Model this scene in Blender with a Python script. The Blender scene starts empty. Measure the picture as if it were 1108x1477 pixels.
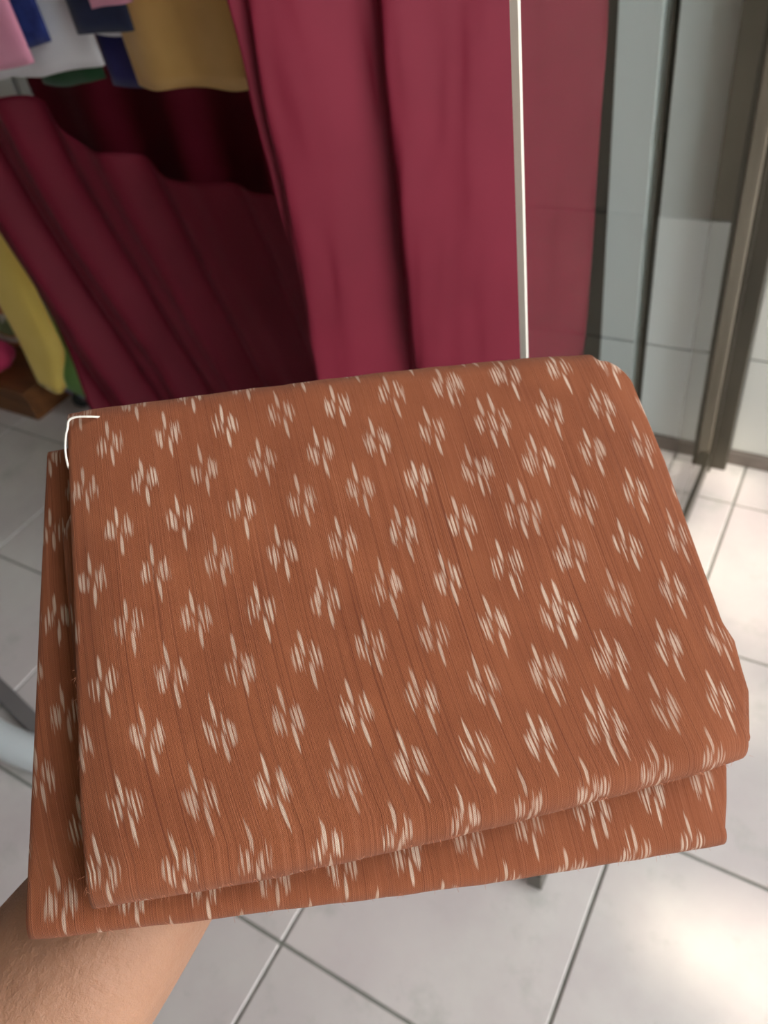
import bpy, bmesh, math, random
from mathutils import Vector, Matrix, noise

# ------------------------------------------------------------------ camera
IMG_W, IMG_H, FPX = 1108.0, 1477.0, 1110.0
CX, CY = 554.0, 738.5
CAM_H = 1.27
def _n(v): return v / v.length
dn = _n(Vector((239.0, 1152.0, 1110.0)))            # down, in camera axes (right, down, forward)
fw = Vector((0, 0, 1)) - dn * dn.z; fw = _n(fw)
rt = dn.cross(fw)
TH = math.radians(52.2); CA, SA = math.cos(TH), math.sin(TH)
def cam2world(d):                                    # direction in camera axes (right, down, forward)
    X, Y, Z = d.dot(rt), d.dot(fw), -d.dot(dn)
    return Vector((SA * X - CA * Y, CA * X + SA * Y, Z))
ORG = Vector((0, 0, CAM_H))
def ray(px, py):
    return cam2world(Vector(((px - CX) / FPX, (py - CY) / FPX, 1.0)))
def on(px, py, axis, val):                           # pixel -> point on an axis-aligned plane
    r = ray(px, py); t = (val - ORG[axis]) / r[axis]
    return ORG + r * t

sc = bpy.context.scene
col = sc.collection
cam_d = bpy.data.cameras.new('camera'); cam = bpy.data.objects.new('camera', cam_d); col.objects.link(cam)
cam_d.sensor_fit = 'VERTICAL'; cam_d.sensor_height = 34.6; cam_d.lens = 34.6 * FPX / IMG_H
cam_d.clip_start = 0.01; cam_d.clip_end = 200
R_, U_, B_ = cam2world(Vector((1, 0, 0))), cam2world(Vector((0, -1, 0))), cam2world(Vector((0, 0, -1)))
m = Matrix((R_, U_, B_)).transposed().to_4x4(); m.translation = ORG
cam.matrix_world = m
cam_d.dof.use_dof = True; cam_d.dof.focus_distance = 0.33; cam_d.dof.aperture_fstop = 10.5
sc.camera = cam

# ------------------------------------------------------------------ light
w = bpy.data.worlds.new('sky'); sc.world = w; w.use_nodes = True
bg = w.node_tree.nodes['Background']; bg.inputs[0].default_value = (0.97, 0.98, 1.0, 1); bg.inputs[1].default_value = 2.65
SUN_DIR = Vector((0.45, -0.45, 0.77)).normalized()   # towards the sun
sd = bpy.data.lights.new('sun_offscreen', 'SUN'); sd.energy = 2.0; sd.angle = math.radians(1.2); sd.color = (1.0, 0.86, 0.70)
so = bpy.data.objects.new('sun_offscreen', sd); col.objects.link(so); so.rotation_euler = SUN_DIR.to_track_quat('Z', 'Y').to_euler()
so.location = SUN_DIR * 12
sc.view_settings.view_transform = 'Standard'; sc.view_settings.look = 'None'
sc.view_settings.exposure = 0.82; sc.view_settings.gamma = 1.0; sc.view_settings.use_curve_mapping = False

random.seed(7)

# ------------------------------------------------------------------ node helpers
class S:
    """a shader value socket with arithmetic"""
    def __init__(s, nt, sock): s.nt, s.k = nt, sock
    def _m(s, op, *a, clamp=False):
        nd = s.nt.nodes.new('ShaderNodeMath'); nd.operation = op; nd.use_clamp = clamp
        for i, v in enumerate((s,) + a):
            if isinstance(v, S): s.nt.links.new(v.k, nd.inputs[i])
            else: nd.inputs[i].default_value = v
        return S(s.nt, nd.outputs[0])
    def __add__(s, o): return s._m('ADD', o)
    def __sub__(s, o): return s._m('SUBTRACT', o)
    def __mul__(s, o): return s._m('MULTIPLY', o)
    def __truediv__(s, o): return s._m('DIVIDE', o)
    def floor(s): return s._m('FLOOR')
    def rnd(s): return s._m('ROUND')
    def abs(s): return s._m('ABSOLUTE')
    def sin(s): return s._m('SINE')
    def max(s, o): return s._m('MAXIMUM', o)
    def lt(s, o): return s._m('LESS_THAN', o)
    def gt(s, o): return s._m('GREATER_THAN', o)
    def rsub(s, c): return (s * -1.0) + c
    def clamp(s): return s._m('ADD', 0.0, clamp=True)
def vec(nt, x, y, z=0.0):
    nd = nt.nodes.new('ShaderNodeCombineXYZ')
    for i, v in enumerate((x, y, z)):
        if isinstance(v, S): nt.links.new(v.k, nd.inputs[i])
        else: nd.inputs[i].default_value = v
    return nd.outputs[0]
def noise_tex(nt, vsock, scale=1.0, detail=2.0, rough=0.5):
    nd = nt.nodes.new('ShaderNodeTexNoise'); nd.inputs['Scale'].default_value = scale
    nd.inputs['Detail'].default_value = detail; nd.inputs['Roughness'].default_value = rough
    if vsock is not None: nt.links.new(vsock, nd.inputs['Vector'])
    return S(nt, nd.outputs['Fac'])
def white(nt, vsock):
    nd = nt.nodes.new('ShaderNodeTexWhiteNoise'); nd.noise_dimensions = '3D'
    nt.links.new(vsock, nd.inputs['Vector']); return S(nt, nd.outputs['Value'])
def mixc(nt, f, a, b):
    nd = nt.nodes.new('ShaderNodeMix'); nd.data_type = 'RGBA'
    if isinstance(f, S): nt.links.new(f.k, nd.inputs[0])
    else: nd.inputs[0].default_value = f
    for i, v in ((6, a), (7, b)):
        if isinstance(v, tuple): nd.inputs[i].default_value = (*v, 1)
        else: nt.links.new(v, nd.inputs[i])
    return nd.outputs[2]
def srgb(r, g, b):
    f = lambda c: (c / 255 / 12.92) if c / 255 <= 0.04045 else ((c / 255 + 0.055) / 1.055) ** 2.4
    return (f(r), f(g), f(b))
def base_mat(name):
    mt = bpy.data.materials.new(name); mt.use_nodes = True
    nt = mt.node_tree; return mt, nt, nt.nodes['Principled BSDF']
def bump(nt, bs, h, dist, strength=1.0):
    nd = nt.nodes.new('ShaderNodeBump'); nd.inputs['Distance'].default_value = dist; nd.inputs['Strength'].default_value = strength
    nt.links.new(h.k, nd.inputs['Height']); nt.links.new(nd.outputs[0], bs.inputs['Normal'])
def coord(nt, kind):
    return nt.nodes.new('ShaderNodeTexCoord').outputs[kind]
def wpos(nt):
    return nt.nodes.new('ShaderNodeNewGeometry').outputs['Position']
def simple(name, c1, c2=None, scale=8.0, rough=0.7, bumpd=0.0, metallic=0.0, sheen=0.0, detail=3.0, kind='pos', stretch=None):
    mt, nt, bs = base_mat(name)
    v = wpos(nt) if kind == 'pos' else coord(nt, kind)
    if stretch:
        mp = nt.nodes.new('ShaderNodeMapping'); mp.inputs['Scale'].default_value = stretch
        nt.links.new(v, mp.inputs['Vector']); v = mp.outputs[0]
    nz = noise_tex(nt, v, scale, detail)
    f = ((nz - 0.35) * 3.0).clamp()
    nt.links.new(mixc(nt, f, c1, c2 or c1), bs.inputs['Base Color'])
    bs.inputs['Roughness'].default_value = rough; bs.inputs['Metallic'].default_value = metallic
    if sheen:
        bs.inputs['Sheen Weight'].default_value = sheen; bs.inputs['Sheen Roughness'].default_value = 0.4
    if bumpd: bump(nt, bs, nz, bumpd)
    return mt

# ------------------------------------------------------------------ materials
def ikat_material(name, shade=1.0):
    mt, nt, bs = base_mat(name)
    sp = nt.nodes.new('ShaderNodeSeparateXYZ'); nt.links.new(coord(nt, 'UV'), sp.inputs[0])
    x, v = S(nt, sp.outputs[0]), S(nt, sp.outputs[1])
    THREAD = 0.66
    # threads wander a little sideways along their length
    wob = (noise_tex(nt, vec(nt, x * 0.05, v * 0.035), 1.0, 1.0) - 0.5) * 0.9
    xw = x + wob
    tid = (xw / THREAD).floor()
    ga = noise_tex(nt, vec(nt, xw * 0.92, 3.3), 1.0, 0.0)
    def motif(x0, y0, seed, wide):
        ix = ((x - x0) / 30.0).rnd(); iy = ((v - y0) / 50.0).rnd()
        dx = xw - x0 - ix * 30.0; dv = v - y0 - iy * 50.0
        r = white(nt, vec(nt, tid, iy, seed)); r2 = white(nt, vec(nt, tid, iy, seed + 5.5))
        q = white(nt, vec(nt, ix, iy, seed + 9.0))
        vj = dv + (r - 0.5) * 6.0
        vs = dv + (r - 0.5) * 4.0 + (q - 0.5) * 2.5
        def lens(cx, cv, a, b, vv, gain=1.5):
            ex = (dx - cx) / a; ev = (vv - cv) / b
            return ((ex * ex + ev * ev).rsub(1.0) * gain).clamp()
        # gaps between the thread bundles of the side blots
        gate = (((xw * (2 * math.pi / 2.05) + q * 6.0 + (ga - 0.5) * 5.0).sin() * 0.6 + r2 * 0.45 + 0.16) * 2.2).clamp()
        top = lens(-0.7, 8.0, 1.0, 6.6, vs, 1.5); bot = lens(0.8, -8.0, 1.0, 6.8, vs, 1.5)
        lf = lens(-4.2, -0.4, 3.4, 6.0, vj, 1.35) * gate; rg = lens(4.2, 0.6, 3.3, 6.2, vj, 1.35) * gate
        normal = top.max(bot).max(lf.max(rg))
        if wide:
            t1 = lens(-3.6, 8.6, 1.2, 6.4, vs); t2 = lens(2.8, 9.4, 1.2, 6.8, vs)
            b1 = lens(-2.4, -9.2, 1.1, 6.2, vs); b2 = lens(4.2, -8.8, 1.2, 6.6, vs)
            l1 = lens(-7.2, -1.2, 2.9, 5.6, vj) * gate; c1 = lens(-0.2, 0.0, 2.7, 6.4, vj) * gate; r1 = lens(7.0, -0.4, 2.9, 5.6, vj) * gate
            wd = t1.max(t2).max(b1.max(b2)).max(l1.max(c1).max(r1))
            isw = (x - 195.0).abs().lt(14.0)
            normal = wd * isw + normal * isw.rsub(1.0)
        return normal * ((q * 0.35) + 0.65) * (r2 * 0.35 + 0.70)
    # the special wide column sits at 195; everything beyond it is shifted by 3 mm each side
    sh = (x - 195.0)
    side = sh.gt(14.0) * 3.0 - sh.lt(-14.0) * 3.0
    x_keep, xw_keep = x, xw
    x = x - side; xw = xw - side
    ma = motif(0.0, 0.0, 1.0, False)
    mb = motif(15.0, -25.0, 21.0, True)
    x, xw = x_keep, xw_keep
    mask = ma.max(mb).clamp()
    # cross-weave: the brown warp shows through the white weft as fine dots
    wv = (v * 5.6).sin(); wx = (xw * (2 * math.pi / THREAD)).sin()
    dots = ((wv * wx) * 0.12 + 0.86)
    # slubs: dark and light single threads running the length of the cloth
    l1 = noise_tex(nt, vec(nt, xw * 1.9, v * 0.004), 1.0, 1.0)
    l2 = noise_tex(nt, vec(nt, xw * 0.55, v * 0.003, 7.0), 1.0, 1.0)
    l3 = noise_tex(nt, vec(nt, xw * 3.1, v * 0.007, 17.0), 1.0, 0.0)
    broad = noise_tex(nt, vec(nt, x * 0.03, v * 0.03, 2.0), 1.0, 2.0)
    dark = ((l1 - 0.56) * 11.0).clamp() * ((l2 - 0.30) * 4.0).clamp()
    lite = ((l3 - 0.58) * 7.0).clamp() * 0.4
    C = lambda r, g, b: tuple(c * shade * 0.74 for c in srgb(r, g, b))
    c0 = mixc(nt, ((broad - 0.3) * 2.2).clamp(), C(150, 84, 53), C(168, 98, 63))
    c0 = mixc(nt, lite, c0, C(194, 124, 92))
    c0 = mixc(nt, dark * 0.62, c0, C(104, 48, 30))
    c0 = mixc(nt, (wv * wx * 0.5 + 0.5) * 0.16, c0, C(118, 56, 34))
    c1 = mixc(nt, mask * dots * 0.93, c0, C(246, 222, 200))
    nt.links.new(c1, bs.inputs['Base Color'])
    bs.inputs['Roughness'].default_value = 0.82; bs.inputs['Specular IOR Level'].default_value = 0.18
    bs.inputs['Sheen Weight'].default_value = 0.12; bs.inputs['Sheen Roughness'].default_value = 0.5
    bs.inputs['Sheen Tint'].default_value = (1, 0.8, 0.7, 1)
    h = l1 * -0.55 + l3 * 0.5 + (wv * wx) * 0.22 + broad * 0.6
    bump(nt, bs, h, 0.0006, 0.8)
    return mt
M_IKAT = ikat_material('ikat_cloth')
M_IKAT_IN = M_IKAT

def maroon(name, c1, c2):
    mt, nt, bs = base_mat(name)
    p = wpos(nt)
    nz = noise_tex(nt, p, 5.0, 4.0); fine = noise_tex(nt, p, 900.0, 1.0)
    nt.links.new(mixc(nt, ((nz - 0.3) * 2.5).clamp(), c1, c2), bs.inputs['Base Color'])
    bs.inputs['Roughness'].default_value = 0.62; bs.inputs['Specular IOR Level'].default_value = 0.3
    bs.inputs['Sheen Weight'].default_value = 0.05; bs.inputs['Sheen Tint'].default_value = (0.9, 0.35, 0.45, 1)
    bump(nt, bs, fine * 0.3 + nz, 0.002, 0.3)
    return mt
M_MAROON = maroon('maroon_cloth', srgb(112, 19, 42), srgb(124, 25, 49))

def tile_material():
    mt, nt, bs = base_mat('floor_tile_glaze')
    p = wpos(nt)
    a = noise_tex(nt, p, 3.2, 6.0, 0.62); b = noise_tex(nt, p, 9.0, 5.0, 0.65); c = noise_tex(nt, p, 1.3, 3.0)
    oi = nt.nodes.new('ShaderNodeObjectInfo'); rnd = S(nt, oi.outputs['Random'])
    col1 = mixc(nt, ((a - 0.35) * 3.0).clamp(), srgb(202, 193, 192), srgb(222, 219, 213))
    col2 = mixc(nt, ((c - 0.45) * 5.0).clamp() * 0.6, col1, srgb(212, 198, 200))
    col3 = mixc(nt, ((b - 0.56) * 6.0).clamp() * 0.6, col2, srgb(176, 178, 170))
    col4 = mixc(nt, rnd * 0.18, col3, srgb(196, 196, 190))
    nt.links.new(col4, bs.inputs['Base Color'])
    bs.inputs['Roughness'].default_value = 0.38; bs.inputs['Specular IOR Level'].default_value = 0.4
    bump(nt, bs, b, 0.0015, 0.25)
    return mt
M_TILE = tile_material()
M_GROUT = simple('grey_grout', srgb(124, 126, 118), srgb(150, 150, 142), 14, 0.9)
M_WALL = simple('pale_wall_paint', srgb(222, 222, 214), srgb(210, 212, 206), 3, 0.75)
M_PANEL = simple('pale_mint_tile', srgb(226, 237, 237), srgb(232, 240, 239), 2.5, 0.35)
M_DARKWALL = simple('dark_joint', srgb(62, 60, 57), srgb(72, 70, 66), 5, 0.8)
M_INTER = simple('shop_wall_paint', srgb(176, 166, 156), srgb(188, 178, 168), 2.0, 0.9)
M_CEIL = simple('shop_ceiling_paint', srgb(196, 190, 184), srgb(206, 200, 194), 2.0, 0.9)
M_BASE = simple('taupe_skirting', srgb(122, 112, 104), srgb(100, 92, 86), 12, 0.5)
M_BRONZE = simple('bronze_aluminium', srgb(72, 68, 58), srgb(84, 79, 68), 6, 0.32, metallic=0.35)
M_STEEL = simple('brushed_steel', srgb(190, 176, 158), srgb(164, 150, 132), 60, 0.3, metallic=0.3, stretch=(1, 1, 0.05))
M_WOOD = simple('brown_wood', srgb(120, 74, 34), srgb(92, 54, 24), 6, 0.5, stretch=(0.6, 5, 5))
M_WHITE_PL = simple('white_plastic', srgb(226, 236, 240), srgb(232, 240, 242), 4, 0.3)
M_GREY_PL = simple('grey_plastic', srgb(112, 108, 108), srgb(124, 120, 120), 6, 0.5)
M_BLACK = simple('black_rubber', srgb(30, 34, 34), srgb(40, 44, 44), 9, 0.6)
M_CHROME = simple('chrome_tube', srgb(190, 190, 190), srgb(170, 170, 172), 9, 0.22, metallic=0.9)
M_THREAD = simple('white_thread', srgb(238, 234, 226), srgb(226, 220, 210), 400, 0.8)
def fabric(name, c1, c2, sc_=7.0, rough=0.75): return simple(name, c1, c2, sc_, rough, 0.0015, sheen=0.15)

def glass_material():
    mt = bpy.data.materials.new('clear_glass'); mt.use_nodes = True
    nt = mt.node_tree; nt.nodes.clear()
    out = nt.nodes.new('ShaderNodeOutputMaterial'); mx = nt.nodes.new('ShaderNodeMixShader')
    tr = nt.nodes.new('ShaderNodeBsdfTransparent'); tr.inputs[0].default_value = (0.965, 0.98, 0.977, 1)
    gl = nt.nodes.new('ShaderNodeBsdfGlossy'); gl.inputs['Roughness'].default_value = 0.015
    fr = nt.nodes.new('ShaderNodeFresnel'); fr.inputs[0].default_value = 1.32
    ge = nt.nodes.new('ShaderNodeNewGeometry'); f_ = S(nt, fr.outputs[0]) * S(nt, ge.outputs['Backfacing']).rsub(1.0)
    nt.links.new(f_.k, mx.inputs[0]); nt.links.new(tr.outputs[0], mx.inputs[1]); nt.links.new(gl.outputs[0], mx.inputs[2])
    nt.links.new(mx.outputs[0], out.inputs[0]); return mt
M_GLASS = glass_material()
M_GEDGE = simple('polished_glass_edge', srgb(214, 222, 216), srgb(236, 226, 214), 3, 0.2)

def skin_material():
    mt, nt, bs = base_mat('skin')
    p = coord(nt, 'Object')
    a = noise_tex(nt, p, 18.0, 4.0); b = noise_tex(nt, p, 260.0, 4.0, 0.7); c = noise_tex(nt, p, 70.0, 3.0)
    c1 = mixc(nt, ((a - 0.3) * 2.5).clamp(), srgb(156, 114, 90), srgb(172, 130, 104))
    c2 = mixc(nt, ((c - 0.55) * 3.0).clamp() * 0.35, c1, srgb(148, 102, 82))
    nt.links.new(c2, bs.inputs['Base Color'])
    bs.inputs['Roughness'].default_value = 0.5; bs.inputs['Specular IOR Level'].default_value = 0.35
    bs.inputs['Subsurface Weight'].default_value = 0.12; bs.inputs['Subsurface Radius'].default_value = (0.01, 0.004, 0.002)
    bs.inputs['Subsurface Scale'].default_value = 0.6
    bump(nt, bs, b * 1.0 + c * 1.1 + a * 1.5, 0.0014, 0.7)
    return mt
M_SKIN = skin_material()

# ------------------------------------------------------------------ mesh helpers
def tag(o, label=None, cat=None, group=None, kind=None):
    if label: o['label'] = label
    if cat: o['category'] = cat
    if group: o['group'] = group
    if kind: o['kind'] = kind
    return o
def empty(name, loc=(0, 0, 0)):
    o = bpy.data.objects.new(name, None); o.empty_display_size = 0.05; o.location = loc; col.objects.link(o); return o
def mesh_obj(name, verts, faces, mat, parent=None, smooth=True, uvs=None):
    me = bpy.data.meshes.new(name); me.from_pydata([tuple(v) for v in verts], [], faces); me.materials.append(mat)
    if uvs is not None:
        ul = me.uv_layers.new(name='UVMap')
        for lp in me.loops: ul.data[lp.index].uv = uvs[lp.vertex_index]
    for p in me.polygons: p.use_smooth = smooth
    me.update()
    o = bpy.data.objects.new(name, me); col.objects.link(o)
    if parent:
        o.parent = parent
        o.matrix_parent_inverse = Matrix.Translation(-Vector(parent.location)) if parent.rotation_euler.to_quaternion().angle < 1e-6 and not parent.get('_local') else Matrix.Identity(4)
    return o
def box_mesh(x0, x1, y0, y1, z0, z1, bev=0.0, seg=2):
    bm = bmesh.new(); bmesh.ops.create_cube(bm, size=1.0)
    for v in bm.verts:
        v.co = Vector((x0 + (v.co.x + .5) * (x1 - x0), y0 + (v.co.y + .5) * (y1 - y0), z0 + (v.co.z + .5) * (z1 - z0)))
    if bev: bmesh.ops.bevel(bm, geom=bm.edges[:], offset=bev, segments=seg, affect='EDGES', profile=0.5)
    vs = [v.co.copy() for v in bm.verts]; bm.verts.index_update(); fs = [[v.index for v in f.verts] for f in bm.faces]; bm.free()
    return vs, fs
def box(name, x0, x1, y0, y1, z0, z1, mat, parent=None, bev=0.0):
    return mesh_obj(name, *box_mesh(x0, x1, y0, y1, z0, z1, bev), mat, parent, smooth=False)
def tube_mesh(pts, radii, n=12, caps=True):
    pts = [Vector(p) for p in pts]
    if not isinstance(radii, (list, tuple)): radii = [radii] * len(pts)
    vs, fs = [], []
    t0 = (pts[1] - pts[0]).normalized(); up = Vector((0, 0, 1)) if abs(t0.z) < 0.9 else Vector((1, 0, 0))
    nrm = t0.cross(up).normalized()
    for i, p in enumerate(pts):
        t = ((pts[min(i + 1, len(pts) - 1)] - pts[max(i - 1, 0)])).normalized()
        nrm = (nrm - t * nrm.dot(t)).normalized(); bn = t.cross(nrm)
        for k in range(n):
            a = 2 * math.pi * k / n; vs.append(p + (nrm * math.cos(a) + bn * math.sin(a)) * radii[i])
    for i in range(len(pts) - 1):
        for k in range(n):
            fs.append((i * n + k, i * n + (k + 1) % n, (i + 1) * n + (k + 1) % n, (i + 1) * n + k))
    if caps:
        fs.append(tuple(range(n - 1, -1, -1))); b = (len(pts) - 1) * n; fs.append(tuple(b + k for k in range(n)))
    return vs, fs
def tube(name, pts, r, mat, parent=None, n=12):
    return mesh_obj(name, *tube_mesh(pts, r, n), mat, parent)
def smooth_path(pts, sub=8):
    pts = [Vector(p) for p in pts]; out = []
    for i in range(len(pts) - 1):
        p0, p1, p2, p3 = pts[max(i - 1, 0)], pts[i], pts[i + 1], pts[min(i + 2, len(pts) - 1)]
        for k in range(sub):
            t = k / sub
            out.append(0.5 * ((2 * p1) + (p2 - p0) * t + (2 * p0 - 5 * p1 + 4 * p2 - p3) * t * t + (3 * p1 - p0 - 3 * p2 + p3) * t ** 3))
    out.append(pts[-1]); return out
def lerp_table(tab, x):
    if x <= tab[0][0]: return tab[0][1]
    for (a, va), (b, vb) in zip(tab, tab[1:]):
        if x <= b:
            t = (x - a) / (b - a); t = t * t * (3 - 2 * t); return va + (vb - va) * t
    return tab[-1][1]

# ------------------------------------------------------------------ the setting
GX, GY, WALL_Y = -0.19, 0.42, 1.51                   # glass plane, its free edge, the pale tiled wall
fl = box('floor', -3.2, 1.7, -1.83, 1.6, -0.06, -0.004, M_GROUT); tag(fl, 'square pale glazed tile floor with grey grout', None, None, 'structure')
tv, tf = box_mesh(-0.1975, 0.1975, -0.1975, 0.1975, -0.012, 0.0, 0.0018, 1)
tile_me = None
X0, Y0 = -0.10, 0.17
for ix in range(-8, 5):
    for iy in range(-5, 4):
        cx_, cy_ = X0 + 0.4 * ix + 0.2, Y0 + 0.4 * iy + 0.2
        if cx_ < -3.1 or cx_ > 1.6 or cy_ < -1.8: continue
        if tile_me is None:
            o = mesh_obj('floor_tile', tv, tf, M_TILE, None, smooth=False); tile_me = o.data
        else:
            o = bpy.data.objects.new('floor_tile', tile_me); col.objects.link(o)
        o.location = (cx_, cy_, random.uniform(-0.0004, 0.0003)); o.rotation_euler = (random.uniform(-.0012, .0012), random.uniform(-.0012, .0012), 0)
        o.parent = fl
pv = box('ground', 1.7, 14, -12, 12, -0.08, -0.01, simple('pale_concrete', srgb(186, 180, 170), srgb(200, 194, 184), 4, 0.9)); tag(pv, 'pale concrete street outside the shop', None, None, 'structure')

M_OLIVE = simple('unseen_olive_cladding', srgb(128, 120, 104), srgb(112, 105, 90), 5, 0.6)  # tone of the unseen outer wall, picked to darken the glass reflection
M_SKYBLOCK = simple('skyblock_render', srgb(120, 112, 104), srgb(134, 126, 116), 3, 0.9)
wb = box('wall_back', -3.2, 2.4, WALL_Y + 0.06, WALL_Y + 0.16, -0.06, 2.75, M_DARKWALL); tag(wb, 'pale tiled wall behind the glass door', None, None, 'structure')
# pale wall tiles between dark vertical gaps; joints from the photograph
cols = [(-3.19, -2.67), (-2.65, -2.15), (-2.13, -1.64), (-1.62, -1.16), (-1.14, -0.80), (-0.78, -0.535), (-0.457, -0.381), (-0.354, -0.246), (-0.14, 0.0), (0.005, 0.30), (0.305, 0.755), (0.76, 1.21), (1.215, 1.665)]
for (xa, xb) in cols:
    z = 0.035
    for k_, hgt in enumerate((0.245, 1.22, 1.22) if xb < -0.2 else (0.245, 0.29, 1.05, 1.05)):
        box('wall_tile', xa, xb, WALL_Y, WALL_Y + 0.06, z, z + hgt - 0.004, M_PANEL if xb < -0.2 else (M_WALL if xb < 0.01 and k_ < 2 else M_OLIVE), wb, 0.0015); z += hgt
bb = box('baseboard_back', -3.2, 2.4, WALL_Y - 0.012, WALL_Y + 0.02, 0.0, 0.035, M_BASE, None, 0.002); tag(bb, 'low taupe skirting along the tiled wall', None, None, 'structure')
wl = box('wall_left', -3.3, -3.2, -1.9, 1.66, -0.06, 2.75, M_INTER); tag(wl, 'far inner wall of the shop', None, None, 'structure')
wf = box('wall_front', -3.2, -0.15, -2.0, -1.84, -0.06, 2.75, M_INTER); tag(wf, 'inner wall at the near end of the shop', None, None, 'structure')
ws = box('wall_right', -0.23, -0.15, -1.84, -0.45, -0.06, 2.75, M_INTER); tag(ws, 'short wall beside the shop entrance', None, None, 'structure')
wn = box('wall_skyblock', -0.14, 3.4, -2.0, -1.84, -0.06, 3.2, M_SKYBLOCK); tag(wn, 'plain rendered wall added out of view to block sky light from one side', None, None, 'structure')  # no known neighbour: added out of view to shut off sky light
ce = box('ceiling', -3.3, 0.45, -2.0, 1.66, 2.75, 2.85, M_CEIL); tag(ce, 'shop ceiling with an unseen eave added to block light from above', None, None, 'structure')  # eave carried past the entrance to cut overhead light on the cloth

# door post: bronze aluminium with a bright steel channel
pt = empty('trim_1', (GX, 1.48, 0)); tag(pt, 'bronze aluminium door post with a steel channel', None, None, 'structure')
box('post', GX - 0.062, GX + 0.050, 1.470, WALL_Y + 0.005, 0.0, 2.75, M_BRONZE, pt, 0.003)
box('channel', GX - 0.014, GX + 0.012, 1.452, 1.472, 0.0, 2.75, M_STEEL, pt, 0.003)
box('flange', GX - 0.022, GX - 0.014, 1.455, 1.471, 0.0, 2.75, M_BRONZE, pt, 0.001)
box('flange', GX + 0.012, GX + 0.020, 1.455, 1.471, 0.0, 2.75, M_BRONZE, pt, 0.001)

# glass door standing in the shop front
GD = -0.180
gd = empty('door_1', (GD, GY, 0)); tag(gd, 'frameless clear glass shop door with a bottom rail', None, None, 'structure')
box('glass_pane', GD - 0.0022, GD + 0.0022, GY + 0.004, 1.450, 0.062, 2.10, M_GLASS, gd)
box('glass_edge', GD - 0.0022, GD + 0.0022, GY, GY + 0.0038, 0.062, 2.10, M_GEDGE, gd)
box('bottom_rail', GD - 0.017, GD + 0.007, GY - 0.004, 1.450, 0.008, 0.062, M_BRONZE, gd, 0.002)
box('floor_pivot', GX - 0.012, GX + 0.012, 1.40, 1.45, 0.0, 0.008, M_STEEL, gd)
box('top_rail', GD - 0.014, GD + 0.014, GY, 1.450, 2.10, 2.15, M_BRONZE, gd, 0.002)
hd = box('transom', GX - 0.03, GX + 0.03, -0.45, WALL_Y, 2.155, 2.75, M_BRONZE, None, 0.002); hd.name = 'trim_2'; tag(hd, 'unseen bronze transom added to keep high sky light out of the shop', None, None, 'structure')  # added header: only low-angle sky light reaches the shop floor

# ------------------------------------------------------------------ hanging cloths
def sheet(name, nx, nz, fn, mat, parent=None, thick=0.0016):
    """thin cloth: fn(s, t) -> point, s across 0..1, t down 0..1; two skins and a rim"""
    P = [[Vector(fn(i / nx, j / nz)) for i in range(nx + 1)] for j in range(nz + 1)]
    vs, fs = [], []
    N = {}
    for j in range(nz + 1):
        for i in range(nx + 1):
            a = P[j][min(i + 1, nx)] - P[j][max(i - 1, 0)]; b = P[min(j + 1, nz)][i] - P[max(j - 1, 0)][i]
            n = a.cross(b); N[i, j] = n.normalized() if n.length > 1e-12 else Vector((0, -1, 0))
    W = nx + 1
    for side in (0.5, -0.5):
        for j in range(nz + 1):
            for i in range(nx + 1): vs.append(P[j][i] + N[i, j] * thick * side)
    off = W * (nz + 1)
    for j in range(nz):
        for i in range(nx):
            a = j * W + i
            fs.append((a, a + W, a + W + 1, a + 1)); fs.append((off + a, off + a + 1, off + a + W + 1, off + a + W))
    for i in range(nx):
        fs.append((i, i + 1, off + i + 1, off + i)); a = nz * W + i; fs.append((a + 1, a, off + a, off + a + 1))
    for j in range(nz):
        a = j * W; fs.append((a + W, a, off + a, off + a + W)); b = a + nx; fs.append((b, b + W, off + b + W, off + b))
    return mesh_obj(name, vs, fs, mat, parent)
def nz3(x, y, z): return noise.noise(Vector((x, y, z)))

# bright maroon curtain
def curtain_fn(s, t):
    z = 2.30 - t * 2.285
    xa, xb = -0.720, -0.345
    k = max(0.0, min(1.0, (1.45 - z) / 1.0))
    amp_ = 0.40 + 0.85 * k
    fold = lerp_table([(0, .080), (.16, .008), (.26, .008), (.35, .044), (.56 + .05 * k, -.056), (.76, -.040), (.90, .006), (1, .022)], s)
    fold = (fold - 0.080) * amp_
    fold += 0.010 * math.sin(s * 21 + 1.2 * math.sin(z * 3.0)) * (0.4 + 0.6 * nz3(s * 3, z * 1.5, 1.0)) + 0.010 * nz3(s * 9, z * 3.2, 4.0) + 0.006 * nz3(s * 20, z * 8, 9.0)
    # soft diagonal crumples below the middle fold
    fold += 0.010 * nz3((s - 0.25 * z) * 14, z * 2.5, 3.0) * k
    x = xa + (xb - xa) * s + 0.008 * nz3(s * 2, z * 2, 8.0) + (0.02 * (1 - s) * max(0, .5 - z))
    return (x + fold * 0.45 + 0.016 * k * s, 0.830 + 0.340 * s + fold * 0.8, z)
cu = sheet('curtain', 150, 150, curtain_fn, M_MAROON)
tag(cu, 'bright maroon curtain hanging in long folds beside the glass door', 'curtain')

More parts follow.
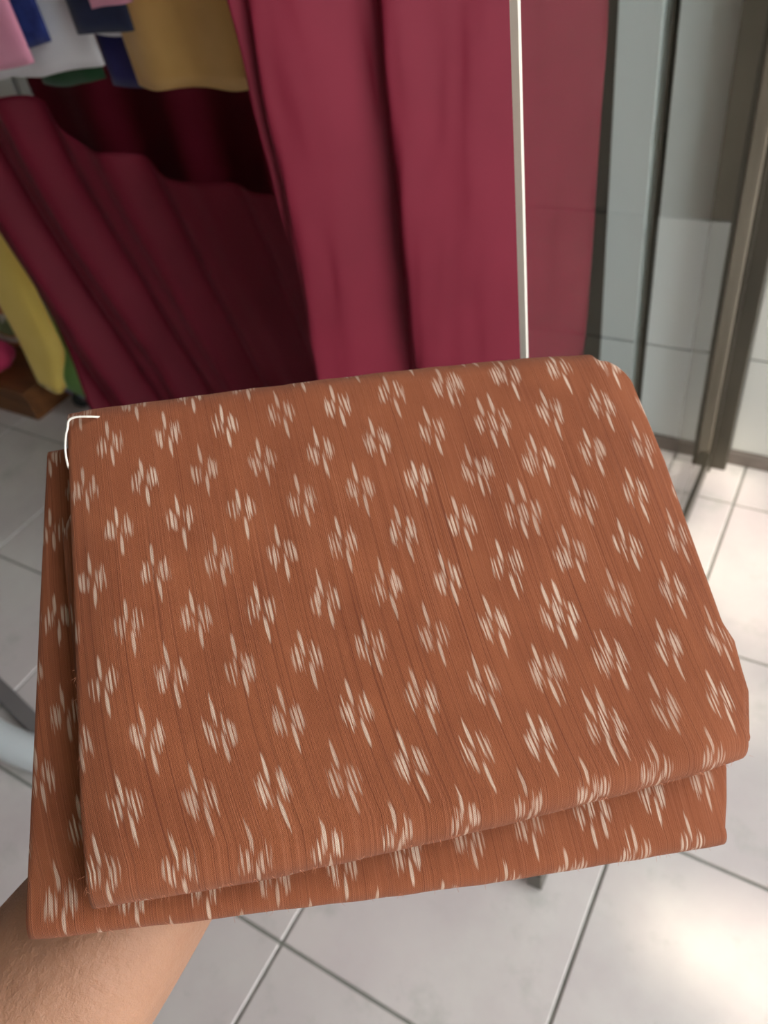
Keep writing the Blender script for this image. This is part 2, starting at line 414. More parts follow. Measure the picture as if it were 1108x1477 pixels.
# maroon drape, sagging at its top
def drape_top(s): return lerp_table([(0, 1.12), (.10, 1.04), (.25, .93), (.42, .83), (.58, .775), (.80, .755), (1, .76)], s)
def drape_fn(s, t):
    zt = drape_top(s); z = zt + (0.012 - zt) * t
    x = -1.672 + 0.99 * s; y = 1.018 + 0.075 * s
    w_ = (1 - s) ** 0.7
    ph = s * 36 + 2.0 * math.sin(z * 1.3) + (z - .5) * 3.0
    y += 0.024 * w_ * math.sin(ph) + 0.012 * w_ * math.sin(ph * 1.9 + 1) + 0.02 * nz3(s * 3, z * 2, 2.0) + 0.005 * nz3(s * 14, z * 5, 5.0)
    x += 0.010 * nz3(s * 4, z * 3, 6.0) - 0.17 * (min(z, 0.75) - 0.1) * (1 - s) ** 1.5
    return (x, y, z)
dp = sheet('drape', 170, 80, drape_fn, M_MAROON)
tag(dp, 'maroon drape sagging low in the shade behind the hanging garments', 'drape')
def back_fn(s, t):
    x = -1.64 + 0.84 * s; z = 1.55 + (0.012 - 1.55) * t
    return (x, 1.19 + 0.10 * s + 0.012 * math.sin(s * 26) * (.4 + t) + 0.01 * nz3(s * 5, z * 3, 12.0), z)
va = sheet('drape', 90, 60, back_fn, M_MAROON); tag(va, 'straight maroon drape hanging behind the sagging drape, seen in the gap', 'drape')

def garment(name, label, xa, xb, yc, zh, mat, hem_tab=None, group=None, tilt=0.0, slope=0.0, amp=0.010, thick=0.030, sleeve=True, phase=0.0, lean=0.0):
    """a short top on a hanger: closed, softly folded body, shoulders, sleeves and a hanger"""
    zt = 1.60; xm = (xa + xb) / 2; hw = (xb - xa) / 2
    g = empty(name, (xm, yc, zh)); tag(g, label, 'garment', group)
    nA, nZ = 64, 30; vs, fs = [], []
    for j in range(nZ + 1):
        t = j / nZ; z0 = zt - (zt - zh) * t
        if t < 0.16:
            k = t / 0.16; w_ = hw * (0.28 + 0.70 * k ** 0.7); d_ = thick * (0.35 + 0.5 * k)
        else:
            k = (t - 0.16) / 0.84; w_ = hw * (0.98 + 0.02 * k); d_ = thick * (0.85 + 0.35 * k)
        for i in range(nA):
            a = 2 * math.pi * i / nA; c, s_ = math.cos(a), math.sin(a)
            x = xm + w_ * math.copysign(abs(c) ** 0.75, c) + lean * (t - 1)
            y = yc + d_ * math.copysign(abs(s_) ** 0.8, s_)
            y += amp * t * math.sin((x - xm) * 38 + phase + (0.8 if s_ > 0 else 0)) * (1 - abs(c) ** 4)
            z = z0 + (slope * (x - xm) + (0.010 * nz3(x * 9, phase, 1.0))) * t
            vs.append((x, y, z))
    for j in range(nZ):
        for i in range(nA):
            fs.append((j * nA + i, (j + 1) * nA + i, (j + 1) * nA + (i + 1) % nA, j * nA + (i + 1) % nA))
    fs.append(tuple(range(nA)))
    # turned-in hem: an inner wall that gives the cloth a thickness
    b = nZ * nA; base = len(vs); xm_, yc_ = xm, yc
    for i in range(nA):
        v = Vector(vs[b + i]); vs.append((xm_ + (v.x - xm_) * 0.975, yc_ + (v.y - yc_) * 0.86, v.z + 0.001))
    for i in range(nA):
        v = Vector(vs[base + i]); vs.append((v.x, v.y, v.z + 0.10))
    for i in range(nA):
        k = (i + 1) % nA
        fs.append((b + i, base + i, base + k, b + k)); fs.append((base + i, base + nA + i, base + nA + k, base + k))
    mesh_obj('body', vs, fs, mat, g)
    if sleeve:
        for sg in (-1, 1):
            p = [(xm - lean + sg * hw * 0.80, yc, 1.535), (xm - lean + sg * hw * 1.02, yc, 1.47), (xm - lean + sg * (hw * 1.08 + .01), yc, 1.36), (xm - lean + sg * (hw * 1.10 + .01), yc, 1.27)]
            mesh_obj('sleeve', *tube_mesh(smooth_path(p, 5), 0.015, 12), mat, g)
    hk = tube('hanger', smooth_path([(xm - hw * .8 - lean, yc, 1.545), (xm - hw * .4 - lean, yc, 1.588), (xm - lean, yc, 1.612), (xm + hw * .4 - lean, yc, 1.588), (xm + hw * .8 - lean, yc, 1.545)], 4), 0.004, M_WHITE_PL, g, 8)
    tube('hook', smooth_path([(xm - lean, yc, 1.61), (xm - lean, yc, 1.66), (xm - lean - .018, .96 + (yc - .96) * .2, 1.70), (xm - lean, .96, 1.7165), (xm - lean + .016, .96, 1.70)], 5), 0.0022, M_CHROME, hk, 6)
    return g
def px(x, y, Y): return on(x, y, 1, Y)
GRP = 'garments hung on the upper rail'
PINK = fabric('pink_cotton', srgb(228, 150, 178), srgb(236, 164, 190))
WHITE = fabric('white_cotton', srgb(226, 226, 232), srgb(236, 236, 240))
GOLD = simple('gold_satin', srgb(212, 168, 98), srgb(224, 182, 114), 9, 0.42, 0.001, sheen=0.1)
NAVY = fabric('navy_denim', srgb(26, 36, 66), srgb(34, 44, 78), 30)
BLUE = fabric('blue_pattern_cotton', srgb(28, 44, 112), srgb(46, 66, 140), 60)
DKBLUE = fabric('dark_blue_cotton', srgb(30, 28, 88), srgb(38, 34, 100)); DKGREEN = fabric('dark_green_cotton', srgb(16, 60, 32), srgb(22, 76, 40))
garment('garment', 'pink cotton top hanging in front of the white top', -1.66, px(51, 95, .893).x, 0.893, px(25, 100, .893).z, PINK, slope=0.03, phase=1.0, thick=0.014, amp=0.004)
garment('garment', 'blue patterned top between the pink and the white tops', -1.52, px(76, 65, .93).x, 0.93, px(65, 70, .93).z, BLUE, slope=0.03, phase=2.0, thick=0.010, amp=0.003)
garment('garment', 'white cotton top with the lowest hem, behind the pink top', -1.56, px(152, 98, .968).x, 0.968, px(80, 110, .968).z, WHITE, slope=0.055, phase=0.4, thick=0.015, amp=0.004)
garment('garment', 'navy denim top with a white lining below its hem', px(120, 38, .945).x - 0.01, px(197, 40, .945).x, 0.945, px(160, 44, .945).z, NAVY, phase=0.0, thick=0.016, amp=0.004)
garment('garment', 'white under-layer peeping below the navy denim top', px(118, 38, .975).x, px(203, 46, .975).x, 0.978, px(165, 48, .975).z, WHITE, phase=3.0, thick=0.010, amp=0.003, sleeve=False)
garment('garment', 'small pink top whose curved hem overlaps the navy denim', px(140, 0, .905).x - .012, px(196, 0, .905).x - .01, 0.905, px(150, 6, .905).z, PINK, slope=0.05, phase=2.0, thick=0.012, amp=0.003)
garment('garment', 'gold satin skirt-length top beside the bright maroon curtain', px(203, 60, .965).x - 0.03, px(352, 128, .965).x + 0.05, 0.965, px(275, 121, .965).z, GOLD, slope=-0.02, phase=0.6, thick=0.020, amp=0.007, lean=0.02)
garment('garment', 'dark blue top hanging deep behind the gold one', px(162, 110, 1.005).x, px(235, 110, 1.005).x, 1.005, px(180, 120, 1.005).z, DKBLUE, thick=0.012, amp=0.004, phase=1.4, sleeve=False)
garment('garment', 'dark green top half hidden behind the white top', px(60, 110, 1.01).x, px(152, 110, 1.01).x, 1.010, px(140, 119, 1.010).z, DKGREEN, thick=0.010, amp=0.004, phase=2.2, sleeve=False)

# ------------------------------------------------------------------ lower clothes rack with long garments
rk = empty('clothes_rack', (-1.95, 1.28, 0)); tag(rk, 'wheeled chrome clothes rack carrying long garments', 'clothes rack')
for xx in (-1.95, -2.85):
    tube('post', [(xx, 1.28, 0.07), (xx, 1.28, 1.30)], 0.0125, M_CHROME, rk)
    tube('foot', [(xx, 1.14, 0.075), (xx, 1.42, 0.075)], 0.012, M_CHROME, rk)
    for yy in (1.14, 1.42):
        cs = mesh_obj('caster', *tube_mesh([(xx - .012, yy, .030), (xx - .008, yy, .030), (xx + .008, yy, .030), (xx + .012, yy, .030)], [.022, .030, .030, .022], 20), M_BLACK, rk)
        tube('hub', [(xx - .014, yy, .030), (xx + .014, yy, .030)], 0.010, M_CHROME, cs)
        tube('stem', [(xx, yy, .055), (xx, yy, .08)], 0.006, M_CHROME, cs, 8)
tube('rail', [(-1.78, 1.28, 1.30), (-2.90, 1.28, 1.30)], 0.0125, M_CHROME, rk)

def long_garment(name, label, cols_, Y, mat, depth, phase):
    """a long dress hung sideways: closed body through (z, x_left, x_right) stations"""
    g = empty(name, ((cols_[-1][1] + cols_[-1][2]) / 2, Y, cols_[-1][0])); tag(g, label, 'garment', 'long garments on the wheeled rack')
    nA, nZ = 40, 40; vs, fs = [], []
    z0, z1 = cols_[0][0], cols_[-1][0]
    for j in range(nZ + 1):
        z = z0 + (z1 - z0) * j / nZ
        tl = [(-c[0], c[1]) for c in cols_]; tr = [(-c[0], c[2]) for c in cols_]
        xl, xr = lerp_table(tl, -z), lerp_table(tr, -z); xm, hw = (xl + xr) / 2, (xr - xl) / 2
        for i in range(nA):
            a = 2 * math.pi * i / nA; r = 1 + 0.06 * math.sin(5 * a + phase + z * 2)
            y = Y + depth * math.sin(a) * r * (0.6 + .4 * j / nZ)
            vs.append((xm + hw * math.cos(a) * r, y, z + 0.010 * math.sin(2 * a + phase) * (j / nZ)))
    for j in range(nZ):
        for i in range(nA):
            fs.append((j * nA + i, (j + 1) * nA + i, (j + 1) * nA + (i + 1) % nA, j * nA + (i + 1) % nA))
    fs.append(tuple(range(nA))); fs.append(tuple(reversed(range(nZ * nA, (nZ + 1) * nA))))
    mesh_obj('body', vs, fs, mat, g)
    xm = (cols_[0][1] + cols_[0][2]) / 2
    hk = tube('hanger', smooth_path([(xm, Y - .03, z0 - .03), (xm, (Y + 1.28) / 2, z0 + .012), (xm, 1.28, z0 + .02)], 5), 0.004, M_WHITE_PL, g, 8)
    tube('hook', smooth_path([(xm, 1.28, z0 + .02), (xm, 1.28, 1.27), (xm, 1.262, 1.30), (xm, 1.28, 1.317), (xm, 1.296, 1.30)], 5), 0.0022, M_CHROME, hk, 6)
    return g
YELLOW = fabric('yellow_cotton', srgb(238, 206, 98), srgb(244, 214, 112)); GREEN = fabric('green_cotton', srgb(134, 198, 114), srgb(146, 206, 126)); LAV = fabric('lavender_cotton', srgb(120, 110, 180), srgb(134, 124, 190))
Yy = 1.06
def st(xl, xr, y, Y): a, b = px(xl, y, Y), px(xr, y, Y); return ((a.z + b.z) / 2, a.x, b.x)
long_garment('garment', 'long yellow dress hanging at the end of the wheeled rack', [(1.24, -1.90, -1.84), (0.95, -1.93, -1.82), st(-45, 25, 330, Yy), st(-10, 50, 420, Yy), st(28, 84, 490, Yy), st(62, 92, 556, Yy)], Yy, YELLOW, 0.022, 0.0)
Yg = 1.105
long_garment('garment', 'long green dress hanging behind the yellow dress', [(1.24, -1.78, -1.72), (0.9, -1.79, -1.73), st(78, 112, 460, Yg), st(82, 130, 530, Yg), st(94, 143, 562, Yg)], Yg, GREEN, 0.018, 1.0)
Yl = 1.14
long_garment('garment', 'long lavender dress hanging behind the green dress', [(1.24, -1.82, -1.76), (0.9, -1.83, -1.77), st(86, 128, 500, Yl), st(92, 150, 566, Yl)], Yl, LAV, 0.014, 2.0)

# ------------------------------------------------------------------ wooden platform with bundles
pf = empty('platform', (-2.4, 1.2, 0)); tag(pf, 'low brown wooden display platform on the tile floor', 'platform')
box('top', -2.80, -2.035, 1.02, 1.50, 0.085, 0.105, M_WOOD, pf, 0.003)
box('front_panel', -2.79, -2.042, 1.027, 1.045, 0.0, 0.085, M_WOOD, pf, 0.002)
box('side_panel', -2.060, -2.042, 1.045, 1.50, 0.0, 0.085, M_WOOD, pf, 0.002)
box('side_panel', -2.79, -2.772, 1.045, 1.50, 0.0, 0.085, M_WOOD, pf, 0.002)
def bundle(name, label, c, r, mat, lumps, stripes=None, squash=0.75):
    """a knotted cloth bundle with gathered neck"""
    g = empty(name, (c[0], c[1], c[2])); tag(g, label, 'bundle', 'cloth bundles on the wooden platform')
    nA, nZ = 36, 18; vs, fs = [], []
    for j in range(nZ + 1):
        t = j / nZ; ph = math.pi * t; rr = r * (math.sin(ph) ** 0.75 if 0 < t < 1 else 0.02); z = c[2] + r * squash * (1 - math.cos(ph))
        if t > 0.86: rr = max(rr * 0.7, r * 0.16); z += r * 0.3 * (t - 0.86) / 0.14
        for i in range(nA):
            a = 2 * math.pi * i / nA; k = 1 + 0.05 * math.sin(lumps * a + 2 * t) + 0.06 * nz3(math.cos(a) * 2, math.sin(a) * 2, t * 3 + lumps)
            vs.append((c[0] + rr * k * math.cos(a), c[1] + rr * k * math.sin(a), z))
    for j in range(nZ):
        for i in range(nA): fs.append((j * nA + i, j * nA + (i + 1) % nA, (j + 1) * nA + (i + 1) % nA, (j + 1) * nA + i))
    fs.append(tuple(reversed(range(nA)))); fs.append(tuple(range(nZ * nA, (nZ + 1) * nA)))
    mesh_obj('body', vs, fs, mat, g)
    zt = c[2] + r * squash * 1.93
    mesh_obj('tie', *tube_mesh([(c[0] + r * .24 * math.cos(a), c[1] + r * .24 * math.sin(a), zt) for a in [k * math.pi / 8 for k in range(17)]], r * 0.06, 8), M_THREAD, g)
    return g
def striped(name, cs, freq):
    mt, nt, bs = base_mat(name); sp = nt.nodes.new('ShaderNodeSeparateXYZ'); nt.links.new(wpos(nt), sp.inputs[0])
    z = S(nt, sp.outputs[2]) + noise_tex(nt, wpos(nt), 14.0, 2.0) * 0.05; a = (z * freq).sin(); b = (z * freq * 0.53 + 1.0).sin()
    c = mixc(nt, (a * 4.0).clamp(), cs[0], cs[1]); c = mixc(nt, (b * 4.0 - 1.0).clamp(), c, cs[2]); nt.links.new(c, bs.inputs['Base Color']); bs.inputs['Roughness'].default_value = .7; return mt
b1 = on(30, 560, 1, 1.10)
bundle('cloth_bundle', 'bright pink cloth bundle at the platform edge', (b1.x - .05, 1.10, .105), .062, fabric('hot_pink_cotton', srgb(186, 44, 88), srgb(200, 60, 100)), 7)
bundle('cloth_bundle', 'orange, white and green striped cloth bundle behind the pink one', (-2.27, 1.265, .105), .092, striped('striped_cotton', (srgb(196, 110, 64), srgb(206, 200, 190), srgb(120, 132, 92)), 110), 9)
bundle('cloth_bundle', 'tall pink and white cloth bundle near the wall', (-2.46, 1.36, .105), .10, striped('pink_striped_cotton', (srgb(206, 130, 170), srgb(214, 206, 206), srgb(190, 60, 110)), 70), 8, squash=1.15)

# ------------------------------------------------------------------ white tubular foot and grey slat at the shop floor's edge
a0, a1 = on(-60, 1022, 2, 0.033), on(75, 1096, 2, 0.033)
wt = empty('stand_foot', ((a0 + a1) / 2).to_tuple()); wt.location.z = 0; tag(wt, 'white curved tubular foot of a stand on the tile floor', 'stand')
dirw = (a1 - a0); mid = (a0 + a1) / 2 + Vector((-0.004, -0.012, 0))
pth = smooth_path([a0 - dirw * 1.2 + Vector((-.02, .10, .0)), a0 - dirw * .4 + Vector((-.01, .02, 0)), a0, mid, a1, a1 + dirw * .35 + Vector((.01, .02, .0))], 8)
tube('tube', pth, 0.0325, M_WHITE_PL, wt, 24)
e = pth[-1]; dd = (pth[-1] - pth[-2]).normalized()
tube('end_cap', [e, e + dd * .012, e + dd * .02], [.0335, .031, .018], M_GREY_PL, wt, 24)
s0, s1 = on(-40, 955, 2, 0.02), on(80, 1075, 2, 0.02)
ds = (s1 - s0).normalized(); ns = Vector((-ds.y, ds.x, 0))
sl = empty('floor_slat', (((s0 + s1) / 2).x, ((s0 + s1) / 2).y, 0)); tag(sl, 'flat grey slat lying beside the white tubular foot', 'slat')
vs, fs = box_mesh(-.42, .17, -.017, .017, 0.0, .022, .003)
mt_ = Matrix.Translation(((s0 + s1) / 2) * 1.0) @ Matrix.Rotation(math.atan2(ds.y, ds.x), 4, 'Z')
vs = [Vector(((mt_ @ v).x, (mt_ @ v).y, v.z)) for v in vs]
mesh_obj('board', vs, fs, M_GREY_PL, sl, smooth=False)

# ------------------------------------------------------------------ the folded cloth
v1 = Vector((-590, -2854, 1110)).normalized()        # camera axes (right, down, forward): up the cloth
v2 = Vector((4994, -640, 1110)).normalized(); v2 = (v2 - v1 * v1.dot(v2)).normalized()
nn = v1.cross(v2)
if nn.z > 0: nn = -nn                                # towards the camera
P0 = Vector(((135 - CX) / FPX, (1300 - CY) / FPX, 1.0)) * 0.30
E1, E2, E3 = cam2world(v2), cam2world(v1), cam2world(nn)
CO = ORG + cam2world(P0)
LOC = Matrix((E1, E2, E3)).transposed().to_4x4(); LOC.translation = CO
def L(u, v, n): return CO + E1 * u + E2 * v + E3 * n
def cloth_px(pxx, pyy, n=0.0):
    r = ray(pxx, pyy); t = ((CO + E3 * n - ORG).dot(E3)) / r.dot(E3); q = ORG + r * t - CO
    return q.dot(E1), q.dot(E2)
cl = empty('folded_cloth'); cl.location = L(0.15, 0.10, -0.04)
tag(cl, 'folded rust-brown ikat cloth with white woven flecks, held over a forearm', 'cloth')
KX = [-39.411, 103.064, 25.559, -3.004, 2.839, -14.572, 0.734, -1.561, 0.779, 2.961]
KY = [-207.845, 16.063, 90.978, -7.738, -7.174, 8.308, 0.997, 2.006, -1.635, -0.834]
def pat_uv(u, v, du=0.0, dv=0.0):
    um, vm = u * 10, v * 10                            # in 100 mm
    uc, vc = min(max(um, -0.05), 3.15), min(max(vm, 0.10), 2.25)
    b = [1, uc, vc, uc * uc, uc * vc, vc * vc, uc ** 3, uc * uc * vc, uc * vc * vc, vc ** 3]
    x = sum(k * q for k, q in zip(KX, b)); y = sum(k * q for k, q in zip(KY, b))
    return (x + (um - uc) * 100 + du, y + (vm - vc) * 96 + dv)
def fold_slab(name, ul, ur, vb, vt, ntop, T, du=0.0, dv=0.0, seed=0.0, roll=(0.005, 0.004), NU=150, NV=90, NF=14, wr=0.0008, thick=0.0009, corner=None):
    """cloth folded over at the bottom and the top: one closed loop swept across, open at the ends.
    ul/ur: u at the left/right edge as a function of q=0 (bottom)..1 (top); vb/vt: v at bottom/top as a function of p=0..1"""
    rr = T / 2
    rings = []
    prof = []                                          # (q along top, side: 0 top face, angle...)
    for k in range(NV + 1): prof.append(('t', 1 - k / NV))
    for k in range(1, NF): prof.append(('b', math.pi * k / NF))
    for k in range(31): prof.append(('u', k / 30))
    for k in range(1, NF): prof.append(('f', math.pi * k / NF))
    vs, uv = [], []
    for i in range(NU + 1):
        p = i / NU
        for kind, a in prof:
            q = a if kind in 'tu' else (0.0 if kind == 'b' else 1.0)
            lo, hi = vb(p), vt(p)
            v = lo + (hi - lo) * q; n = ntop; ex = 0.0; fl_ = 0.0
            if kind == 'b': v = lo - rr * math.sin(a); n = ntop - rr * (1 - math.cos(a)); ex = -rr * a
            elif kind == 'u': n = ntop - T; ex = -math.pi * rr - (v - lo) * 2 + 0
            elif kind == 'f': v = hi + rr * math.sin(a); n = ntop - rr * (1 + math.cos(a)); ex = rr * (math.pi - a)
            u = ul(q) + (ur(q) - ul(q)) * p
            vlook = v if kind == 't' else ((lo + ex) if kind == 'b' else ((hi + ex) if kind == 'f' else lo - math.pi * rr - (v - lo)))
            uvv = pat_uv(u, vlook, du, dv)
            # soft rolling at the free edges, undulation and small wrinkles
            dl, dr = max(0.0, u - ul(q)), max(0.0, ur(q) - u)
            n -= roll[0] * math.exp(-(dl / 0.010) ** 1.4) + roll[1] * math.exp(-(dr / 0.012) ** 1.4)
            f = 1.0 if kind != 'u' else 0.4
            n += f * wr * (1.6 * nz3(u * 11, v * 9, seed) + 0.7 * nz3(u * 30, v * 12, seed + 3) + 0.25 * nz3(u * 90, v * 30, seed + 6))
            v += 0.0006 * nz3(u * 60, n * 40, seed + 9) if kind in 'bf' else 0.0
            if corner and kind in 'tf':                # knock the far right corner round
                cu_, cv_, cr = corner
                if u > cu_ and v > cv_:
                    d = math.hypot(u - cu_, v - cv_)
                    if d > cr: u = cu_ + (u - cu_) * cr / d; v = cv_ + (v - cv_) * cr / d
            vs.append(L(u, v, n) ); uv.append(uvv)
    K = len(prof); fs = []
    for i in range(NU):
        for k in range(K):
            a, b = i * K + k, i * K + (k + 1) % K
            fs.append((a, b, b + K, a + K))
    # inner skin to give the cloth its thickness at the open ends
    off = len(vs); C_ = []
    for i in range(NU + 1):
        ring = vs[i * K:(i + 1) * K]
        for k in range(K):
            t_ = (ring[(k + 1) % K] - ring[k - 1]); nr = t_.cross(E1); nr = nr.normalized() if nr.length > 0 else E3
            kind = prof[k][0]
            inward = -E3 if kind == 't' else (E3 if kind == 'u' else None)
            if inward is None:
                lo, hi = vb(i / NU), vt(i / NU); c = L(0, lo if kind == 'b' else hi, ntop - rr); q = ring[k]
                inward = (c - q); inward -= E1 * inward.dot(E1); inward.normalize()
            C_.append(ring[k] + inward * thick)
    vs += C_; uv += uv[:off]
    for i in range(NU):
        for k in range(K):
            a, b = off + i * K + k, off + i * K + (k + 1) % K
            fs.append((a, a + K, b + K, b))
    for k in range(K):
        k2 = (k + 1) % K
        fs.append((k2, k, off + k, off + k2)); a, b = NU * K + k, NU * K + k2; fs.append((a, b, off + b, off + a))
    return mesh_obj(name, vs, fs, M_IKAT, cl, True, uv)
c_ = lambda x: (lambda q: x)
def tabf(*t): return lambda q: lerp_table(list(t), q)
def lin(*t):
    def f(q):
        if q <= t[0][0]: return t[0][1]
        for (a, va_), (b, vb_) in zip(t, t[1:]):
            if q <= b: return va_ + (vb_ - va_) * (q - a) / (b - a)
        return t[-1][1]
    return f
# outer turn of the upper fold
up_l = lin((0, -0.0035), (0.12, -0.0042), (0.5, -0.003), (1, -0.0022))
up_r = lin((0, 0.301), (0.10, 0.309), (0.2, 0.311), (0.25, 0.308), (0.7, 0.308), (1, 0.305))
up_b = lin((0, 0.0105), (0.25, 0.0075), (0.55, 0.0080), (0.9, 0.0120), (1, 0.0150))
up_t = lin((0, 0.2135), (0.05, 0.2125), (0.25, 0.2155), (0.46, 0.219), (0.75, 0.2215), (1, 0.2205))
fold_slab('upper_fold', up_l, up_r, up_b, up_t, 0.0, 0.0280, 0, 0, 1.0, corner=(0.287, 0.206, 0.019))
# inner turns that show at the open sides
fold_slab('inner_layer', lin((0, 0.006), (1, 0.005)), lin((0, 0.305), (.10, 0.3125), (.17, 0.3135), (0.22, 0.304), (1, 0.297)), c_(0.012), c_(0.204), -0.0050, 0.0080, 14, 30, 2.0, NU=60, NV=40, NF=6)
fold_slab('inner_layer', lin((0, 0.002), (0.14, -0.004), (.8, -0.009), (.86, -0.004), (1, 0.003)), lin((0, 0.290), (1, 0.298)), c_(0.012), c_(0.200), -0.0145, 0.0085, 40, 12, 3.0, roll=(0.002, 0.002), NU=60, NV=40, NF=6)
# lower fold, lying a little askew beneath
LN = -0.0305
def lpx(x, y): return cloth_px(x, y, LN)
lo_l = lin((0, lpx(35, 1350)[0]), (1, lpx(65, 645)[0]))
lo_r = lin((0, lpx(1058, 1208)[0]), (0.05, lpx(1064, 1180)[0]), (0.12, lpx(1066, 1135)[0]), (0.16, lpx(1050, 1108)[0]), (0.3, lpx(1048, 1050)[0]), (1, lpx(926, 574)[0]))
lo_b = lin((0, lpx(36, 1350)[1] + .0055), (0.25, lpx(300, 1321)[1] + .0055), (0.6, lpx(700, 1268)[1] + .0055), (1, lpx(1050, 1212)[1] + .0055))
lo_t = lin((0, lpx(65, 645)[1] - .006), (1, lpx(926, 574)[1] - .006))
fold_slab('lower_fold', lo_l, lo_r, lo_b, lo_t, LN, 0.0165, 8, -17, 5.0, roll=(0.003, 0.004))
fold_slab('inner_layer', lin((0, -0.020), (1, -0.008)), lin((0, 0.272), (1, 0.300)), lin((0, 0.006), (1, -0.010)), c_(0.190), LN - 0.0035, 0.0085, 22, 5, 6.0, NU=60, NV=40, NF=6)
# white loop of thread at the far left corner
def cp(x, y, n): u, v = cloth_px(x, y, n); return L(u, v, n)
st_pts = smooth_path([cp(150, 602, -.003), cp(128, 601, .0010), cp(108, 602, .0012), cp(99, 607, .0006), cp(97.5, 617, -.001), cp(95, 628, -.002), cp(94, 645, -.003), cp(95.5, 660, -.004), cp(99, 674, -.006), cp(106, 684, -.010)], 6)
so_ = tube('loop_thread', st_pts, 0.00055, M_THREAD, cl, 8); so_['label'] = 'white loop of thread at the corner'
# short loose fibres along the front fold
random.seed(3)
vs, fs = [], []
for k in range(170):
    p = random.random(); low = random.random() < 0.25
    u = (lo_l(0) + (lo_r(0) - lo_l(0)) * p) if low else (up_l(0) + (up_r(0) - up_l(0)) * p)
    v = (lo_b(p) - 0.0072) if low else (up_b(p) - 0.0128); n = (LN - 0.004 if low else -0.0075)
    if not low and random.random() < 0.2: u = up_l(0) + random.uniform(-.0006, .0005); v = random.uniform(0.0, 0.12); n = -0.0055
    ln = random.uniform(0.0012, 0.0035); b = L(u, v, n)
    d = (E1 * random.uniform(-1, 1) - E2 * random.uniform(.2, 1) + E3 * random.uniform(-.2, .5)).normalized()
    d2 = (d + E1 * random.uniform(-.8, .8)).normalized()
    tv_, tf_ = tube_mesh([b, b + d * ln * .5, b + d * ln * .5 + d2 * ln * .5], [.00007, .00006, .00003], 4, False)
    o_ = len(vs); vs += tv_; fs += [tuple(i + o_ for i in f) for f in tf_]
fz = mesh_obj('loose_fibres', vs, fs, simple('rust_fibre', srgb(190, 116, 84), srgb(214, 150, 120), 500, .8), cl); fz['kind'] = 'stuff'

# ------------------------------------------------------------------ the forearm and hand under the cloth
def skinned(name, verts, edges, radii, mat, root, levels=2):
    me = bpy.data.meshes.new(name); me.from_pydata([tuple(v) for v in verts], edges, [])
    o = bpy.data.objects.new(name, me); col.objects.link(o)
    sk = o.modifiers.new('skin', 'SKIN'); sk.use_smooth_shade = True; sk.branch_smoothing = 0.6
    for i, r in enumerate(radii):
        me.skin_vertices[0].data[i].radius = r if isinstance(r, tuple) else (r, r)
    me.skin_vertices[0].data[root].use_root = True
    sb = o.modifiers.new('sub', 'SUBSURF'); sb.levels = levels; sb.render_levels = levels
    dg = bpy.context.evaluated_depsgraph_get(); nm = bpy.data.meshes.new_from_object(o.evaluated_get(dg))
    o.modifiers.clear(); o.data = nm; nm.materials.clear(); nm.materials.append(mat)
    for p in nm.polygons: p.use_smooth = True
    return o
def arm_pt(pxx, pyy, n):                              # a point n metres below (-) the cloth's top face along a pixel ray
    n -= 0.013; u, v = cloth_px(pxx, pyy, n); return L(u, v, n)
V, Ed, Rr = [], [], []
def add(p, r, frm=None):
    V.append(p); Rr.append(r)
    if frm is not None: Ed.append((frm, len(V) - 1))
    return len(V) - 1
wrist = arm_pt(470, 900, -0.066)
root = add(wrist, (0.027, 0.021))
prev = root
for (x, y, n, r) in [(400, 985, -.070, (.030, .025)), (310, 1115, -.081, (.038, .034)), (230, 1232, -.092, (.045, .042)), (155, 1330, -.098, (.051, .047)), (85, 1425, -.101, (.054, .049)), (20, 1500, -.101, (.053, .048))]:
    prev = add(arm_pt(x, y, n), r, prev)
elbow = V[prev]
back = cam2world(Vector((-0.02, 0.10, -0.18)))
prev = add(elbow + cam2world(Vector((-0.018, 0.040, -0.05))), (.047, .045), prev)
prev = add(elbow + cam2world(Vector((-0.03, 0.085, -0.14))), (.047, .047), prev)
prev = add(elbow + cam2world(Vector((-0.04, 0.13, -0.25))), (.050, .050), prev)
# palm, fingers flat beneath the cloth; along = towards the fingertips, across = towards the thumb
along = (arm_pt(560, 790, -.060) - wrist); along -= E3 * along.dot(E3); along.normalize()
across = E3.cross(along).normalized()
def hp(a, c, n=-0.056): return wrist + along * a + across * c + E3 * (n + 0.070)
palm = add(hp(.035, 0, -.058), (.030, .016), root); palm2 = add(hp(.070, 0, -.056), (.030, .013), palm)
for c, a0_, ln in ((.030, .088, .068), (.010, .094, .076), (-.010, .091, .071), (-.029, .082, .056)):
    k = add(hp(a0_, c, -.053), .0098, palm2)
    k = add(hp(a0_ + ln * .42, c * 1.15, -.0475), .0090, k); k = add(hp(a0_ + ln * .74, c * 1.22, -.0455), .0082, k); k = add(hp(a0_ + ln, c * 1.25, -.0460), .0070, k)
k = add(hp(.040, .036, -.056), .0125, palm); k = add(hp(.066, .060, -.050), .0105, k); k = add(hp(.090, .073, -.046), .0085, k)
arm = skinned('person', V, Ed, Rr, M_SKIN, root)
tag(arm, 'bare forearm and open hand of a person carrying the folded cloth', 'person')

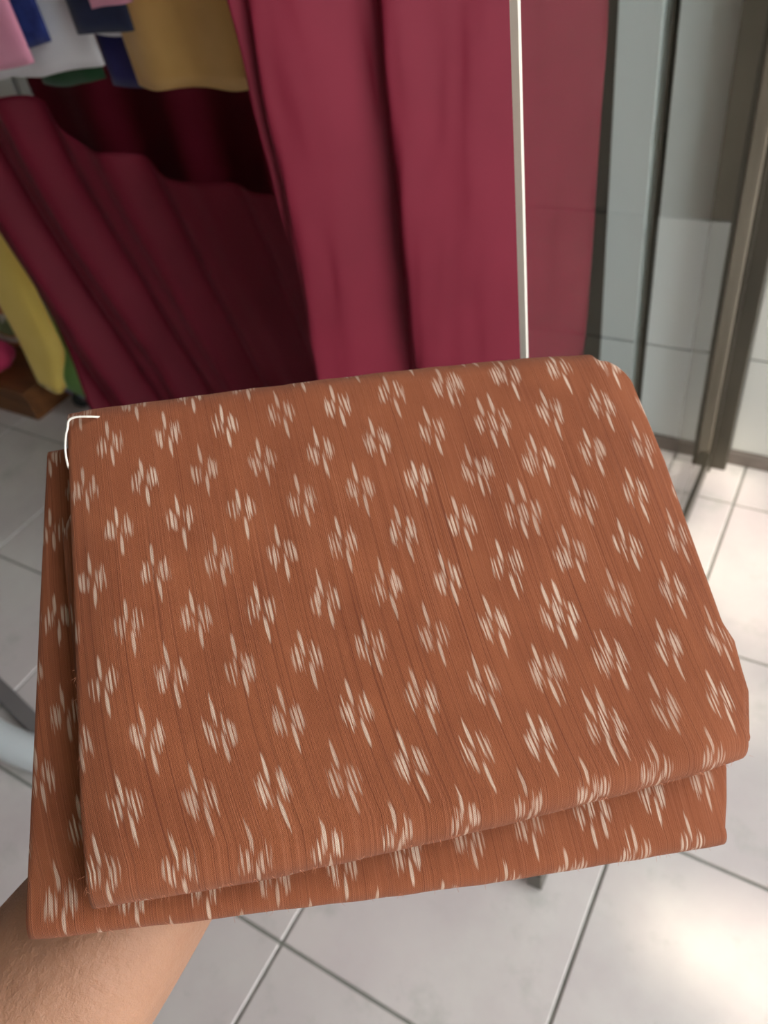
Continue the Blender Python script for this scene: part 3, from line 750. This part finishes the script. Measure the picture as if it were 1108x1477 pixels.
# ------------------------------------------------------------------ tree outside whose crown dapples the entrance
tr = empty('tree', (3.2, -3.1, 0)); tag(tr, 'leafy street tree outside the shop entrance', 'tree')
bark = simple('bark', srgb(96, 80, 64), srgb(70, 58, 46), 20, .9, .01)
tube('trunk', smooth_path([(3.2, -3.1, -.01), (3.15, -3.0, 1.2), (3.05, -2.9, 2.4), (2.7, -2.5, 3.5), (2.2, -2.0, 4.2)], 5), [.16 - .005 * k for k in range(21)], bark, tr, 14)
for q in ((1.3, -0.7, 4.5), (3.0, -0.9, 4.5), (1.6, -2.8, 4.6), (1.0, -1.7, 4.4)):
    tube('branch', smooth_path([(2.7, -2.5, 3.4), ((2.7 + q[0]) / 2, (-2.5 + q[1]) / 2, 4.0), q], 5), [.06 - .004 * k for k in range(11)], bark, tr, 8)
random.seed(11)
GAPS = [(905, 1325, .085, .06), (1090, 1395, .07, .09), (1075, 800, .16, .13), (1062, 690, .10, .04), (1100, 905, .06, .03), (985, 670, .06, .05), (1040, 1010, .06, .05), (455, 1335, .03, .025), (850, 1440, .04, .03)]  # openings carved in the crown so sun patches land on these floor spots
GAPS = [(on(x, y, 2, 0), a, b) for x, y, a, b in GAPS]
lv, lf = [], []
for k in range(9500):
    while True:
        p = Vector((random.uniform(-1, 1), random.uniform(-1, 1), random.uniform(-1, 1)))
        if p.length < 1: break
    h = random.uniform(3.4, 4.9)
    ctr = Vector((-0.35, 0.75, 0)) + SUN_DIR * (4.15 / SUN_DIR.z)
    p = Vector((ctr.x + p.x * 1.75, ctr.y + p.y * 1.75, 4.15 + p.z * 0.75))
    hit = p - SUN_DIR * (p.z / SUN_DIR.z)
    skip = False
    for g, a, b in GAPS:
        if ((hit.x - g.x) / (a + .045)) ** 2 + ((hit.y - g.y) / (b + .045)) ** 2 < 1: skip = True; break
    if skip: continue
    s = random.uniform(.065, .10)
    ax = Vector((random.uniform(-1, 1), random.uniform(-1, 1), random.uniform(-.5, .5))).normalized(); bx = ax.cross(Vector((random.uniform(-.5, .5), random.uniform(-.5, .5), 1))).normalized()
    o_ = len(lv); cz = ax.cross(bx) * s * .15
    lv += [p - ax * s, p - ax * s * .2 + bx * s * .5, p + ax * s * .5 + bx * s * .32, p + ax * s, p + ax * s * .5 - bx * s * .32, p - ax * s * .2 - bx * s * .5, p + cz]
    lf += [(o_ + i, o_ + (i + 1) % 6, o_ + 6) for i in range(6)]
lm = fabric('leaf', srgb(74, 110, 48), srgb(98, 134, 60))
fo = mesh_obj('foliage', lv, lf, lm, tr); fo['kind'] = 'stuff'
